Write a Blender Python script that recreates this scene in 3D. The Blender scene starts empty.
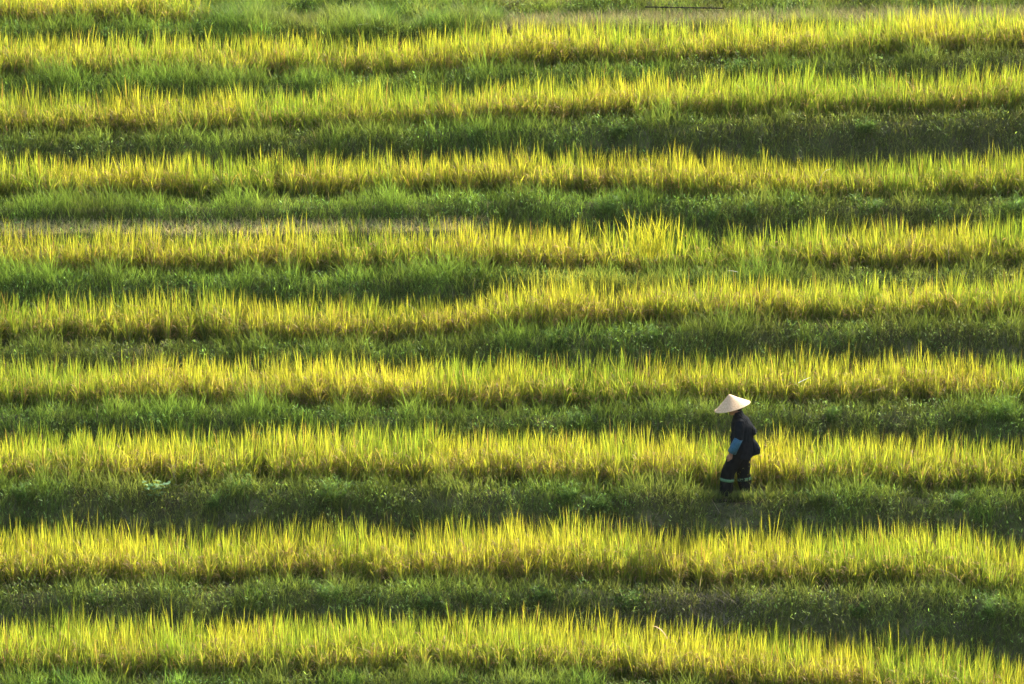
import bpy, math, random
import numpy as np
from mathutils import Vector, Matrix
R = math.radians
rng = np.random.default_rng(7)
random.seed(7)
scene = bpy.context.scene
col = scene.collection

# ------------------------------------------------------------------ camera
PITCH, DIST = R(12.0), 80.0
P0 = Vector((0, 3.0, 1.92))
FPX = 5120.0                                    # 180 mm lens over 36 mm, 1024 px
cam_d = bpy.data.cameras.new('camera')
cam = bpy.data.objects.new('camera', cam_d); col.objects.link(cam)
cam.location = P0 + Vector((0, -DIST*math.cos(PITCH), DIST*math.sin(PITCH)))
cam.rotation_euler = (R(90)-PITCH, 0, 0)
cam_d.lens = 180; cam_d.sensor_width = 36
cam_d.clip_start = 1; cam_d.clip_end = 1000
cam_d.dof.use_dof = True; cam_d.dof.focus_distance = 78; cam_d.dof.aperture_fstop = 5.6
scene.camera = cam
CX, CY, CZ = cam.location
FW = np.array([0, math.cos(PITCH), -math.sin(PITCH)])
UP = np.array([0, math.sin(PITCH), math.cos(PITCH)])

def at(px, py, Y):
    """world x, z of a picture point on the upright plane y = Y"""
    px = np.asarray(px, float); py = np.asarray(py, float)
    a = (px-512)/FPX; b = (342-py)/FPX
    dy = FW[1]+b*UP[1]; dz = FW[2]+b*UP[2]
    t = (Y-CY)/dy
    return CX+a*t, CZ+dz*t

def xat(px, Y):
    return float(at(px, 342, Y)[0])

# ------------------------------------------------------------------ helpers
def tag(o, label=None, cat=None, group=None, kind=None):
    if label: o['label'] = label
    if cat: o['category'] = cat
    if group: o['group'] = group
    if kind: o['kind'] = kind
    return o

def empty(name, loc, rz=0):
    o = bpy.data.objects.new(name, None); col.objects.link(o)
    o.empty_display_size = .1
    o.location = loc; o.rotation_euler = (0, 0, rz)
    return o

def mesh_obj(name, verts, faces, mat, parent=None, smooth=False):
    me = bpy.data.meshes.new(name)
    me.from_pydata([tuple(v) for v in verts], [], faces)
    me.materials.append(mat)
    if smooth:
        me.polygons.foreach_set('use_smooth', [True]*len(me.polygons))
    me.update()
    o = bpy.data.objects.new(name, me); col.objects.link(o)
    if parent: o.parent = parent
    return o

def nz(seed, scale, lo=-80, hi=80):
    """smooth 1-D noise in -1..1"""
    g = np.random.default_rng(seed)
    n = int((hi-lo)/scale)+3
    v = g.uniform(-1, 1, n)
    def f(x):
        t = (np.asarray(x, float)-lo)/scale
        i = np.clip(np.floor(t).astype(int), 0, n-2); u = t-i
        u = u*u*(3-2*u)
        return v[i]*(1-u)+v[i+1]*u
    return f

def nz2(seed, scale):
    """smooth 2-D noise in -1..1"""
    g = np.random.default_rng(seed); v = g.uniform(-1, 1, (256, 256))
    def f(x, y):
        a = np.asarray(x, float)/scale+100; b = np.asarray(y, float)/scale+100
        i = np.floor(a).astype(int); j = np.floor(b).astype(int)
        u = a-i; w = b-j; u = u*u*(3-2*u); w = w*w*(3-2*w)
        i0 = i % 256; i1 = (i+1) % 256; j0 = j % 256; j1 = (j+1) % 256
        return (v[i0, j0]*(1-u)+v[i1, j0]*u)*(1-w)+(v[i0, j1]*(1-u)+v[i1, j1]*u)*w
    return f

class Ribbons:
    """collects leaf blades (curved, pointed ribbons) for ONE mesh"""
    def __init__(s): s.V = []; s.C = []; s.F4 = []; s.F3 = []; s.n = 0
    def add(s, root, L, w, az, tilt, droop, c0, c1, segs=4, yaw=None, power=1.4, shape='blade'):
        N = len(root)
        if N == 0: return
        L, w, az, tilt, droop = [np.broadcast_to(np.asarray(q, float), (N,)) for q in (L, w, az, tilt, droop)]
        if yaw is None: yaw = rng.uniform(-.9, .9, N)
        c0 = np.broadcast_to(c0, (N, 3)); c1 = np.broadcast_to(c1, (N, 3))
        ts = np.linspace(0, 1, segs+1)
        pos = np.zeros((N, segs+1, 3)); pos[:, 0] = root
        for i in range(segs):
            tm = (ts[i]+ts[i+1])/2
            th = tilt+droop*tm**power
            d = np.stack([np.cos(az)*np.sin(th), np.sin(az)*np.sin(th), np.cos(th)], 1)
            pos[:, i+1] = pos[:, i]+d*(L/segs)[:, None]
        side = np.stack([-np.sin(az+yaw), np.cos(az+yaw), np.zeros(N)], 1)
        if shape == 'blade': prof = np.array([.65]+[1-ts[i]**2.2*.75 for i in range(1, segs)])
        elif shape == 'leaf': prof = np.sin(np.pi*np.clip(ts[:-1]*.92+.08, 0, 1))**.8
        else: prof = np.ones(segs)
        nv = 2*segs+1
        V = np.empty((N, nv, 3)); C = np.ones((N, nv, 4))
        for i in range(segs):
            o = side*(w*prof[i]/2)[:, None]
            V[:, 2*i] = pos[:, i]-o; V[:, 2*i+1] = pos[:, i]+o
            C[:, 2*i, :3] = C[:, 2*i+1, :3] = c0*(1-ts[i])+c1*ts[i]
        V[:, -1] = pos[:, -1]; C[:, -1, :3] = c1
        base = s.n+np.arange(N)*nv
        for i in range(segs-1):
            s.F4.append(np.stack([base+2*i, base+2*i+1, base+2*i+3, base+2*i+2], 1))
        s.F3.append(np.stack([base+2*segs-2, base+2*segs-1, base+2*segs], 1))
        s.V.append(V.reshape(-1, 3)); s.C.append(C.reshape(-1, 4)); s.n += N*nv
        return pos
    def build(s, name, mat, parent=None, origin=None):
        V = np.concatenate(s.V); C = np.concatenate(s.C)
        if origin is not None: V = V-np.array(origin)
        f4 = np.concatenate(s.F4) if s.F4 else np.zeros((0, 4), int); f3 = np.concatenate(s.F3)
        me = bpy.data.meshes.new(name)
        me.vertices.add(len(V)); me.vertices.foreach_set('co', V.ravel().astype(np.float32))
        nl = f4.size+f3.size; me.loops.add(nl)
        me.loops.foreach_set('vertex_index', np.concatenate([f4.ravel(), f3.ravel()]).astype(np.int32))
        me.polygons.add(len(f4)+len(f3))
        st = np.concatenate([np.arange(len(f4))*4, f4.size+np.arange(len(f3))*3])
        me.polygons.foreach_set('loop_start', st.astype(np.int32))
        me.update(calc_edges=True)
        a = me.color_attributes.new('leaf_colour', 'FLOAT_COLOR', 'POINT')
        a.data.foreach_set('color', C.ravel().astype(np.float32))
        me.materials.append(mat)
        me.update()
        o = bpy.data.objects.new(name, me); col.objects.link(o)
        if origin is not None and parent is None: o.location = origin
        if parent: o.parent = parent
        return o

# ------------------------------------------------------------------ materials
def new_mat(name):
    m = bpy.data.materials.new(name); m.use_nodes = True
    nt = m.node_tree; nt.nodes.clear()
    out = nt.nodes.new('ShaderNodeOutputMaterial')
    return m, nt, out

def leaf_mat(name, trans=.5, rough=.45, tint=(1.0, 1.0, .75), spec=.35):
    m, nt, out = new_mat(name); N = nt.nodes; L = nt.links
    at_ = N.new('ShaderNodeAttribute'); at_.attribute_name = 'leaf_colour'
    tc = N.new('ShaderNodeTexCoord'); no = N.new('ShaderNodeTexNoise')
    no.inputs['Scale'].default_value = 9; no.inputs['Detail'].default_value = 4
    L.new(tc.outputs['Object'], no.inputs['Vector'])
    mr = N.new('ShaderNodeMapRange'); mr.inputs['From Min'].default_value = .3; mr.inputs['From Max'].default_value = .7
    mr.inputs['To Min'].default_value = .78; mr.inputs['To Max'].default_value = 1.22
    L.new(no.outputs['Fac'], mr.inputs['Value'])
    vm = N.new('ShaderNodeVectorMath'); vm.operation = 'SCALE'
    L.new(at_.outputs['Color'], vm.inputs[0]); L.new(mr.outputs['Result'], vm.inputs['Scale'])
    bs = N.new('ShaderNodeBsdfPrincipled'); bs.inputs['Roughness'].default_value = rough
    bs.inputs['Specular IOR Level'].default_value = spec
    L.new(vm.outputs[0], bs.inputs['Base Color'])
    tr = N.new('ShaderNodeBsdfTranslucent')
    v2 = N.new('ShaderNodeVectorMath'); v2.operation = 'MULTIPLY'; v2.inputs[1].default_value = tint
    L.new(vm.outputs[0], v2.inputs[0]); L.new(v2.outputs[0], tr.inputs['Color'])
    mx = N.new('ShaderNodeMixShader'); mx.inputs[0].default_value = trans
    L.new(bs.outputs[0], mx.inputs[1]); L.new(tr.outputs[0], mx.inputs[2]); L.new(mx.outputs[0], out.inputs[0])
    return m

def noise_mat(name, stops, scale=6, detail=6, rough=.85, bump=.3, bscale=30, spec=.2, vec='Object', stretch=(1, 1, 1), weave=0):
    m, nt, out = new_mat(name); N = nt.nodes; L = nt.links
    tc = N.new('ShaderNodeTexCoord'); mp = N.new('ShaderNodeMapping'); mp.inputs['Scale'].default_value = stretch
    L.new(tc.outputs[vec], mp.inputs[0])
    no = N.new('ShaderNodeTexNoise'); no.inputs['Scale'].default_value = scale; no.inputs['Detail'].default_value = detail
    L.new(mp.outputs[0], no.inputs['Vector'])
    cr = N.new('ShaderNodeValToRGB'); e = cr.color_ramp.elements
    for i, (p, c) in enumerate(stops):
        q = e[i] if i < 2 else e.new(p)
        q.position = p; q.color = (*c, 1)
    L.new(no.outputs['Fac'], cr.inputs[0])
    bs = N.new('ShaderNodeBsdfPrincipled'); bs.inputs['Roughness'].default_value = rough
    bs.inputs['Specular IOR Level'].default_value = spec
    L.new(cr.outputs[0], bs.inputs['Base Color'])
    n2 = N.new('ShaderNodeTexNoise'); n2.inputs['Scale'].default_value = bscale; n2.inputs['Detail'].default_value = 5
    L.new(mp.outputs[0], n2.inputs['Vector'])
    bp = N.new('ShaderNodeBump'); bp.inputs['Strength'].default_value = bump; bp.inputs['Distance'].default_value = .02
    L.new(n2.outputs['Fac'], bp.inputs['Height']); L.new(bp.outputs[0], bs.inputs['Normal'])
    L.new(bs.outputs[0], out.inputs[0])
    return m

M_rice = leaf_mat('rice leaf', .55, .5, (1.02, 1.0, .7), .2)
M_pan = leaf_mat('rice ear', .3, .6, (1.0, .9, .7))
M_grass = leaf_mat('bank grass leaf', .45, .6, (1.0, 1.0, .6), .12)
M_dry = leaf_mat('dry straw', .25, .7, (1, .95, .85), .2)
M_soil = noise_mat('earth under weeds', [(.3, (.07, .062, .032)), (.55, (.10, .105, .04)), (.75, (.20, .17, .09))],
                   scale=3, bump=.8, bscale=18, rough=.95)

# ------------------------------------------------------------------ terraces
X0, X1 = -34.0, 34.0
# key: name, front Y, picture line of the leaf tips (x, y px), rice depth, rice height
ROWS = [
 dict(Y=-8.3, tips=None, h=1.0),
 dict(Y=-6.3, tips=None, h=1.0),
 dict(Y=-4.2, tips=[(0,617),(200,617),(420,614),(600,618),(760,630),(870,640),(940,642),(1024,664)]),
 dict(Y=-2.1, tips=[(0,527),(90,524),(200,528),(300,523),(420,527),(560,522),(700,528),(860,527),(940,528),(1024,545)]),
 dict(Y=0.0,  tips=[(0,432),(250,430),(420,430),(600,433),(700,434),(780,434),(900,438),(1024,440)]),
 dict(Y=1.9,  tips=[(0,360),(250,358),(500,360),(700,356),(1024,356)]),
 dict(Y=3.7,  tips=[(0,298),(250,296),(400,298),(490,292),(540,282),(700,278),(1024,276)]),
 dict(Y=5.35, tips=[(0,229),(300,228),(470,226),(560,226),(620,230),(700,230),(850,225),(1024,222)]),
 dict(Y=7.1,  tips=[(0,157),(200,156),(350,155),(500,150),(640,153),(800,155),(1024,155)]),
 dict(Y=8.9,  tips=[(0,94),(200,92),(400,88),(520,80),(640,76),(800,74),(1024,70)]),
 dict(Y=10.6, tips=[(0,36),(200,36),(400,38),(480,30),(560,24),(700,24),(850,20),(930,14),(1024,10)]),
 dict(Y=12.3, tips=[(0,-15),(200,-15),(480,-14),(1024,-22)]),
 dict(Y=14.0, tips=None, h=.2),
 dict(Y=15.7, tips=None, h=.4),
 dict(Y=17.4, tips=None, h=.5),
]
RH = .74          # rice height
NR = len(ROWS)
for k, r in enumerate(ROWS):
    r['wig'] = nz(100+k, 1.7); r['wig2'] = nz(140+k, .45)
    r['run'] = .42
    nxt = ROWS[k+1]['Y'] if k+1 < NR else r['Y']+1.7
    r['D'] = nxt-r['Y']
    r['back'] = r['D']-.54               # rice ends here, measured from the front edge
for k, r in enumerate(ROWS):
    if r['tips']:
        Yb = r['Y']+r['back']-.12
        px = np.array([p[0] for p in r['tips']], float); py = np.array([p[1] for p in r['tips']], float)
        # extend with the same level beyond the frame and smooth
        xs, zs = at(px, py, Yb)
        gx = np.linspace(X0, X1, 600)
        gz = np.interp(gx, xs, zs-RH+.03)
        kern = np.hanning(15); kern /= kern.sum()
        gz = np.convolve(np.pad(gz, 7, 'edge'), kern, 'valid')
        r['gx'], r['gz'] = gx, gz
def zfun(k):
    r = ROWS[k]
    if 'gz' in r: return lambda x: np.interp(x, r['gx'], r['gz'])
    if k < 2:
        f = ROWS[2]; off = -sum(ROWS[j]['h'] for j in range(k, 2))
    else:
        f = ROWS[11]; off = sum(ROWS[j]['h'] for j in range(12, k+1))
    return lambda x: np.interp(x, f['gx'], f['gz'])+off
for k, r in enumerate(ROWS): r['z'] = zfun(k)
def yfront(k, x):
    return ROWS[k]['Y']+.10*ROWS[k]['wig'](x)+.03*ROWS[k]['wig2'](x)
def dip(x):
    return .10*np.exp(-((np.asarray(x, float)-3.49)/.75)**2)
def ledge(k, x):
    if k == 8:                                   # pale dry strip left of the middle
        return 1-np.clip((np.asarray(x, float)+.9)/1.0, 0, 1)
    return np.zeros_like(np.asarray(x, float))
def bank_pts(k, x):
    """four control points of the bank below terrace k"""
    x = np.asarray(x, float)
    y = yfront(k, x); z1 = ROWS[k]['z'](x); z0 = ROWS[k-1]['z'](x) if k else z1-1
    if k == 4: z1 = z1-dip(x)
    run = ROWS[k]['run']; h = z1-z0; w = ledge(k, x)
    y0 = y-run-.34*w
    ya = (y-run*.78)*(1-w)+(y-.62)*w; za = (z0+h*.36)*(1-w)+(z0+.60)*w
    yb = (y-run*.42)*(1-w)+(y-.16)*w; zb = (z0+h*.74)*(1-w)+(z0+.68)*w
    return (y0, z0), (ya, za), (yb, zb), (y, z1)
def bank(k, x, u):
    P = bank_pts(k, x); u = np.clip(np.asarray(u, float), 0, 1)*3
    Y = np.zeros_like(u*x); Z = np.zeros_like(Y)
    i = np.minimum(u.astype(int), 2); f = u-i
    for j in range(3):
        m = i == j
        Y = np.where(m, P[j][0]*(1-f)+P[j+1][0]*f, Y); Z = np.where(m, P[j][1]*(1-f)+P[j+1][1]*f, Z)
    return Y, Z

def ground():
    xs = np.concatenate([np.linspace(-60, X0, 10)[:-1], np.linspace(X0, X1, 900), np.linspace(X1, 60, 10)[1:]])
    prof = []
    g2 = nz2(5, .35); g3 = nz2(6, .12)
    P = bank_pts(0, xs)
    prof.append((P[0][0]-30, P[0][1]-12)); prof.append((P[0][0]-1.5, P[0][1]-.2))
    for k in range(NR):
        us = np.linspace(0, 1, 10)
        for u in us:
            prof.append(bank(k, xs, u))
        y, z = yfront(k, xs), ROWS[k]['z'](xs)
        zd = z-(dip(xs) if k == 4 else 0)
        prof.append((y+.10, zd+.035)); prof.append((y+.24, zd+.02)); prof.append((y+.32, z-.03))
        last = ROWS[k]['D']-.6
        for t in np.linspace(.55, max(last-.2, .6), 4): prof.append((ROWS[k]['Y']+t+0*xs, z-.03))
    prof.append((y+4, z+1.5)); prof.append((y+30, z+10))
    V = []
    for j, (y, z) in enumerate(prof):
        y = y+0*xs; z = z+0*xs
        n = .045*g2(xs, z*1.7+y)+.02*g3(xs, z*1.7+y) if 2 < j < len(prof)-2 else 0
        V.append(np.stack([xs, y-n*.7, z+n*.7], 1))
    nx = len(xs); V = np.concatenate(V)
    F = []
    for j in range(len(prof)-1):
        a = j*nx
        F += [(a+i, a+i+1, a+nx+i+1, a+nx+i) for i in range(nx-1)]
    o = mesh_obj('terraced_ground', V, F, M_soil, smooth=True)
    tag(o, 'stepped earth of the hillside rice terraces', 'ground', kind='structure')
ground()

# ------------------------------------------------------------------ rice
XL, XR = -10.9, 10.9
PXW = xat(735, .16)
def lerp(a, b, t): return np.asarray(a)*(1-t)[:, None]+np.asarray(b)*t[:, None]

def rice_row(k, label, dens=1.0, xa=XL, xb=XR, hmul=1.0, drymul=1.0):
    r = ROWS[k]; sx, sy = .165, .16
    ys = np.arange(.36, r['back']+.001, sy)
    xs = np.arange(xa, xb, sx)
    X, Yo = np.meshgrid(xs, ys)
    X = X.ravel()+rng.normal(0, .035, X.size); Yo = Yo.ravel()+rng.normal(0, .03, Yo.size)
    front = Yo < .70
    hill_h = 1+.085*nz2(300+k, .9)(X, Yo)+.06*nz2(320+k, .25)(X, Yo)+rng.normal(0, .075, X.size)
    hill_h = hill_h*(1-.30*np.exp(-np.maximum(Yo-.36, 0)/.17))
    lod = nz2(340+k, 1.3)(X, Yo)                       # patches that lean together
    Y = Yo+yfront(k, X); 
    Yb = ROWS[k]['Y']+r['back']; Y = np.minimum(Y, Yb+.05)
    keep = rng.random(X.size) > .02
    keep &= Yo > .30+.28*ledge(k, X)+.10*nz2(700+k, .35)(X, X*0)
    if k == 11: keep &= rng.random(X.size) < np.clip((xb-X)/1.6, 0, 1)
    if k == 7: keep &= ~((X > 2.1) & (X < 4.6) & (rng.random(X.size) < .25))
    X, Y, Yo, front, hill_h, lod = [q[keep] for q in (X, Y, Yo, front, hill_h, lod)]
    Z = r['z'](X)-.02
    ripe = np.clip(.50+.35*nz2(365+k, 2.2)(X, Yo)+.5*nz2(360+k, .8)(X, Yo)+.25*nz2(380, .2)(X, Yo), 0, 1)
    Rb = Ribbons()
    nb = int(40*dens)
    H = len(X); idx = np.repeat(np.arange(H), nb); N = len(idx)
    ang = rng.uniform(0, 2*np.pi, N)
    rad = rng.uniform(.0, .045, N)
    start = rng.beta(1.4, 1.6, N)*.42*RH                # leaf leaves the culm here
    flag = rng.random(N) < .26
    tilt = np.abs(rng.normal(.20, .14, N))+.03
    tilt = np.where(flag, np.abs(rng.normal(.08, .08, N)), tilt)
    L = (rng.uniform(.38, .90, N)*RH*hill_h[idx]-start*.35)*hmul
    L = np.where(flag, (RH*rng.uniform(.86, 1.22, N)*hill_h[idx]-start)*hmul, L)
    droop = np.where(flag, rng.normal(.10, .12, N), np.abs(rng.normal(.50, .45, N)))
    lean = lod[idx]
    ang = np.where(rng.random(N) < .35, np.where(lean > 0, 0.15, np.pi-.15)+rng.normal(0, .5, N), ang)
    root = np.stack([X[idx]+rad*np.cos(ang), Y[idx]+rad*np.sin(ang), Z[idx]+start*np.where(flag, 1, .9)], 1)
    w = rng.uniform(.008, .018, N)
    rp = np.clip(ripe[idx]+rng.normal(0, .28, N), 0, 1)
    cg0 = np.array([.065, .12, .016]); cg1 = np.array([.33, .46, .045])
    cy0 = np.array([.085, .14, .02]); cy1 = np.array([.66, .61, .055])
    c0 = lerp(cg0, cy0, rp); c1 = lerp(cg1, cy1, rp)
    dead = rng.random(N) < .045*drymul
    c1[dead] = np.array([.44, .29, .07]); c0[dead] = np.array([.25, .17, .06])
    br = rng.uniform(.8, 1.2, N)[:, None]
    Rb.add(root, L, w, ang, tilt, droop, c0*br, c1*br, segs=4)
    # culms and sheaths, low and dull
    n2 = 9; idx = np.repeat(np.arange(H), n2); N = len(idx)
    a = rng.uniform(0, 2*np.pi, N); root = np.stack([X[idx]+.04*np.cos(a), Y[idx]+.04*np.sin(a), Z[idx]], 1)
    cc = lerp([.09, .15, .03], [.20, .20, .06], rng.random(N))
    Rb.add(root, rng.uniform(.3, .5, N), .008, a, rng.uniform(.02, .25, N), .1, cc, cc*1.4, segs=2)
    # loose leaves hanging out of the front
    f = np.where(front)[0]; idx = np.repeat(f, 6); N = len(idx)
    a = rng.normal(-np.pi/2, .9, N); root = np.stack([X[idx], Y[idx], Z[idx]+rng.uniform(.05, .4, N)], 1)
    cc = lerp([.10, .15, .025], [.36, .30, .07], rng.random(N)**1.3)
    Rb.add(root, rng.uniform(.25, .5, N), rng.uniform(.008, .013, N), a, rng.uniform(.1, .5, N), rng.uniform(.4, 1.5, N), cc, cc*1.3, segs=4)
    # ears: heavy arching panicles of grain, tan to gold
    n3 = 10; idx = np.concatenate([np.repeat(np.arange(H), n3), np.repeat(np.where(front)[0], 26)]); idx = idx[rng.random(len(idx)) < .35+.6*ripe[idx]]; N = len(idx)
    a = rng.uniform(0, 2*np.pi, N)
    root = np.stack([X[idx]+.05*np.cos(a), Y[idx]+.05*np.sin(a), Z[idx]+RH*hill_h[idx]*rng.uniform(.28, .76, N)*hmul], 1)
    cc = lerp([.32, .20, .085], [.54, .38, .15], rng.random(N))
    Rb.add(root, rng.uniform(.10, .19, N), rng.uniform(.008, .015, N), a, rng.uniform(.3, .8, N), rng.uniform(1.0, 2.2, N), cc*.85, cc, segs=4, power=1, shape='leaf')
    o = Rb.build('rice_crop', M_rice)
    tag(o, label, 'rice', group='rice crops standing on the terraces', kind='stuff')
    return o

RL = {
 2: 'dense yellow rice along the lowest visible terrace, bright green tufts at its foot',
 3: 'bright golden yellow rice on the terrace just below the walking person',
 4: 'yellow green rice on the terrace right behind the walking person in the conical hat',
 5: 'yellow rice on the first terrace above the hat of the walking person',
 6: 'yellow rice band that steps upward at mid width, second terrace above the hat',
 7: 'pale lemon rice with a dry straw strip behind its left half, third terrace above the hat',
 8: 'yellow rice on the terrace just above the dry straw strip',
 9: 'yellow rice on the second terrace above the dry straw strip',
 10: 'green yellow rice on the highest full terrace, below the stubble',
 11: 'short stretch of rice at the very top left of the hillside',
}
for k in range(2, 11): rice_row(k, RL[k])
rice_row(1, 'rice on the terrace at the lower border of the hillside view', dens=.6)
rice_row(11, RL[11], xa=XL, xb=xat(222, 12.9))

# ------------------------------------------------------------------ banks
FRESH = {   # how lush (1) or tangled and dry (0) the bank below each terrace is, along the picture
 1: [(0,.6),(1024,.6)],
 2: [(0,.9),(90,.8),(200,.8),(300,.5),(1024,.6)],
 3: [(0,.35),(330,.45),(430,.5),(560,.3),(640,.1),(720,.05),(860,.3),(950,.55),(1024,.6)],
 4: [(0,.9),(55,.8),(80,.25),(190,.25),(250,.3),(330,.4),(540,.5),(570,.85),(620,.7),(660,.25),(740,.2),(800,.5),(1024,.5)],
 5: [(0,.9),(640,.85),(700,.35),(800,.5),(860,.3),(960,.5),(1000,.9),(1024,.9)],
 6: [(0,.3),(120,.3),(200,.4),(380,.6),(480,.8),(700,.75),(780,.4),(1024,.3)],
 7: [(0,.95),(480,.85),(520,.5),(640,.6),(760,.7),(800,.35),(1024,.3)],
 8: [(0,.9),(700,.9),(760,.4),(790,.8),(830,.3),(1024,.6)],
 9: [(0,.5),(140,.6),(250,.45),(400,.7),(480,.85),(640,.7),(720,.35),(850,.2),(1024,.2)],
 10: [(0,.9),(480,.9),(640,.8),(700,.5),(780,.6),(1024,.3)],
 11: [(0,.8),(200,.9),(300,.7),(460,.7),(490,.15),(1024,.1)],
}
def bank_cover(k, label):
    r = ROWS[k]; Rb = Ribbons()
    fx = np.array([p[0] for p in FRESH[k]], float); fy = np.array([p[1] for p in FRESH[k]])
    fx = at(fx, 342, r['Y'])[0]
    W = XR-XL
    def pts(n, umin=.0, umax=1.28):
        x = rng.uniform(XL, XR, n); u = rng.uniform(umin, min(umax, 1.24), n)
        y, z = bank(k, x, u)
        top = u > 1; y = np.where(top, yfront(k, x)+(u-1)*1.1, y); z = np.where(top, z+.02, z)
        g = np.interp(x, fx, fy)+.35*nz2(400+k, .5)(x, u*1.2)+rng.normal(0, .12, n)
        g = .15+.85*g
        w = ledge(k, x)
        return x, y, z, u, g, w
    # fine grass, hanging over the bank
    x, y, z, u, g, w = pts(int(W*1900))
    keep = (rng.random(len(x)) < np.clip(.50+g, 0, 1)) & ~((w > .5) & (u > .25) & (u < .72) & (rng.random(len(x)) < .85))
    if k == 4: keep &= ~((np.abs(x-PXW) < .42) & (u > .55) & (rng.random(len(x)) < .85))
    x, y, z, u, g = [q[keep] for q in (x, y, z, u, g)]; N = len(x); g = np.clip(g, 0, 1)
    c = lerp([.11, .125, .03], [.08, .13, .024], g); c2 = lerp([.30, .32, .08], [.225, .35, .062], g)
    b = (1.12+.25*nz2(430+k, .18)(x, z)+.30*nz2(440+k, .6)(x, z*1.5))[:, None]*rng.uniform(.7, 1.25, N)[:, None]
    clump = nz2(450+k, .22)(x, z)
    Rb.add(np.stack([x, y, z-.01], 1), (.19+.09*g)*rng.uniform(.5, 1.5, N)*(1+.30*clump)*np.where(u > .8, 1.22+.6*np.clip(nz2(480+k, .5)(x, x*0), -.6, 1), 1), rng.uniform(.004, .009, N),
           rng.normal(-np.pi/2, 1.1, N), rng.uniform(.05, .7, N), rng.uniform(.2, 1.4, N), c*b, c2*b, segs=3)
    if k == 4:                                   # ranker grass where the person walks
        n = 1000; xx = PXW+rng.normal(0, .45, n); o_ = rng.uniform(-.02, .16, n); yy = yfront(4, xx)+o_
        cc = lerp([.09, .10, .03], [.09, .14, .03], rng.random(n))
        Rb.add(np.stack([xx, yy, r['z'](xx)], 1), rng.uniform(.08, .19, n), rng.uniform(.005, .009, n), rng.uniform(0, 6.28, n), rng.uniform(.05, .5, n), rng.uniform(.2, 1.2, n), cc, cc*2, segs=3)
    if k == 7:                                   # pale rank grass where two rice bands nearly meet
        n = 2600; xx = at(rng.normal(590, 40, n), 342, r['Y'])[0]; uu = rng.uniform(.05, .9, n); yy, zz = bank(7, xx, uu)
        cc = lerp([.14, .16, .03], [.24, .24, .05], rng.random(n))
        Rb.add(np.stack([xx, yy-.05, zz], 1), rng.uniform(.2, .5, n), rng.uniform(.008, .014, n), rng.normal(-1.57, 1.2, n), rng.uniform(.1, .5, n), rng.uniform(.1, .8, n), cc, cc*2, segs=4)
    # little leaves of creeping weeds
    x, y, z, u, g, w = pts(int(W*1600), .0)
    if k == 4: u = np.where((np.abs(x-PXW) < .42) & (u > .7), .5, u)
    keep = rng.random(len(x)) < np.clip(1.05-g*.35, .2, 1)*(1-.8*w*(u > .25)*(u < .72))
    x, y, z, u, g = [q[keep] for q in (x, y, z, u, g)]; N = len(x); g = np.clip(g, 0, 1)
    lift = rng.uniform(0, .20, N)*(1+1.0*nz2(470+k, .25)(x, z)+.8*nz2(475+k, .09)(x, z))*np.where((k == 4)*(np.abs(x-PXW) < .42), .3, 1)
    c = lerp([.11, .125, .028], [.085, .16, .034], np.clip(g+rng.normal(0, .2, N), 0, 1))*(.5+2.8*rng.random(N)**3)[:, None]*(1+.35*nz2(490+k, .3)(x, z*1.4))[:, None]
    Rb.add(np.stack([x, y-lift, z+lift*.7], 1), rng.uniform(.03, .085, N), rng.uniform(.007, .020, N), rng.uniform(0, 6.28, N),
           rng.uniform(.3, 1.7, N), rng.uniform(0, .7, N), c, c*1.35, segs=3, shape='leaf')
    # dead stalks and straw bits
    x, y, z, u, g, w = pts(int(W*170), .05)
    keep = rng.random(len(x)) < np.clip(1.15-g*1.1, .08, 1)
    x, y, z, u, g = [q[keep] for q in (x, y, z, u, g)]; N = len(x)
    c = lerp([.18, .13, .06], [.60, .50, .32], rng.random(N)**1.6)
    Rb.add(np.stack([x, y-.02, z+rng.uniform(0, .1, N)], 1), rng.uniform(.08, .32, N), rng.uniform(.004, .007, N), rng.uniform(0, 6.28, N),
           rng.uniform(.2, 1.6, N), rng.uniform(0, 1.3, N), c, c, segs=3)
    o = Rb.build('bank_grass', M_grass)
    tag(o, label, 'grass', group='weedy banks between the terraces', kind='stuff')
BL = {
 1: 'grass on the bank at the lower border of the view',
 2: 'bright green grass at the foot of the lowest visible rice band',
 3: 'dark weedy bank with a dry patch, below the golden rice under the walker',
 4: 'dark tangled weeds on the bank under the feet of the walking person',
 5: 'green bank grass level with the conical hat of the walking person',
 6: 'grassy bank two terraces above the conical hat',
 7: 'fresh green bank just below the pale lemon rice',
 8: 'lush green bank just above the dry straw strip',
 9: 'bank grass below the second rice band above the dry straw strip',
 10: 'fine green bank grass below the highest full rice terrace',
 11: 'green and brown slope at the very top of the hillside',
}
BL[12] = 'green and straw coloured slope crossing the upper border of the view'
FRESH[12] = [(0,.8),(480,.8),(500,.4),(1024,.5)]
for k in range(1, 13): bank_cover(k, BL[k])

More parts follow.
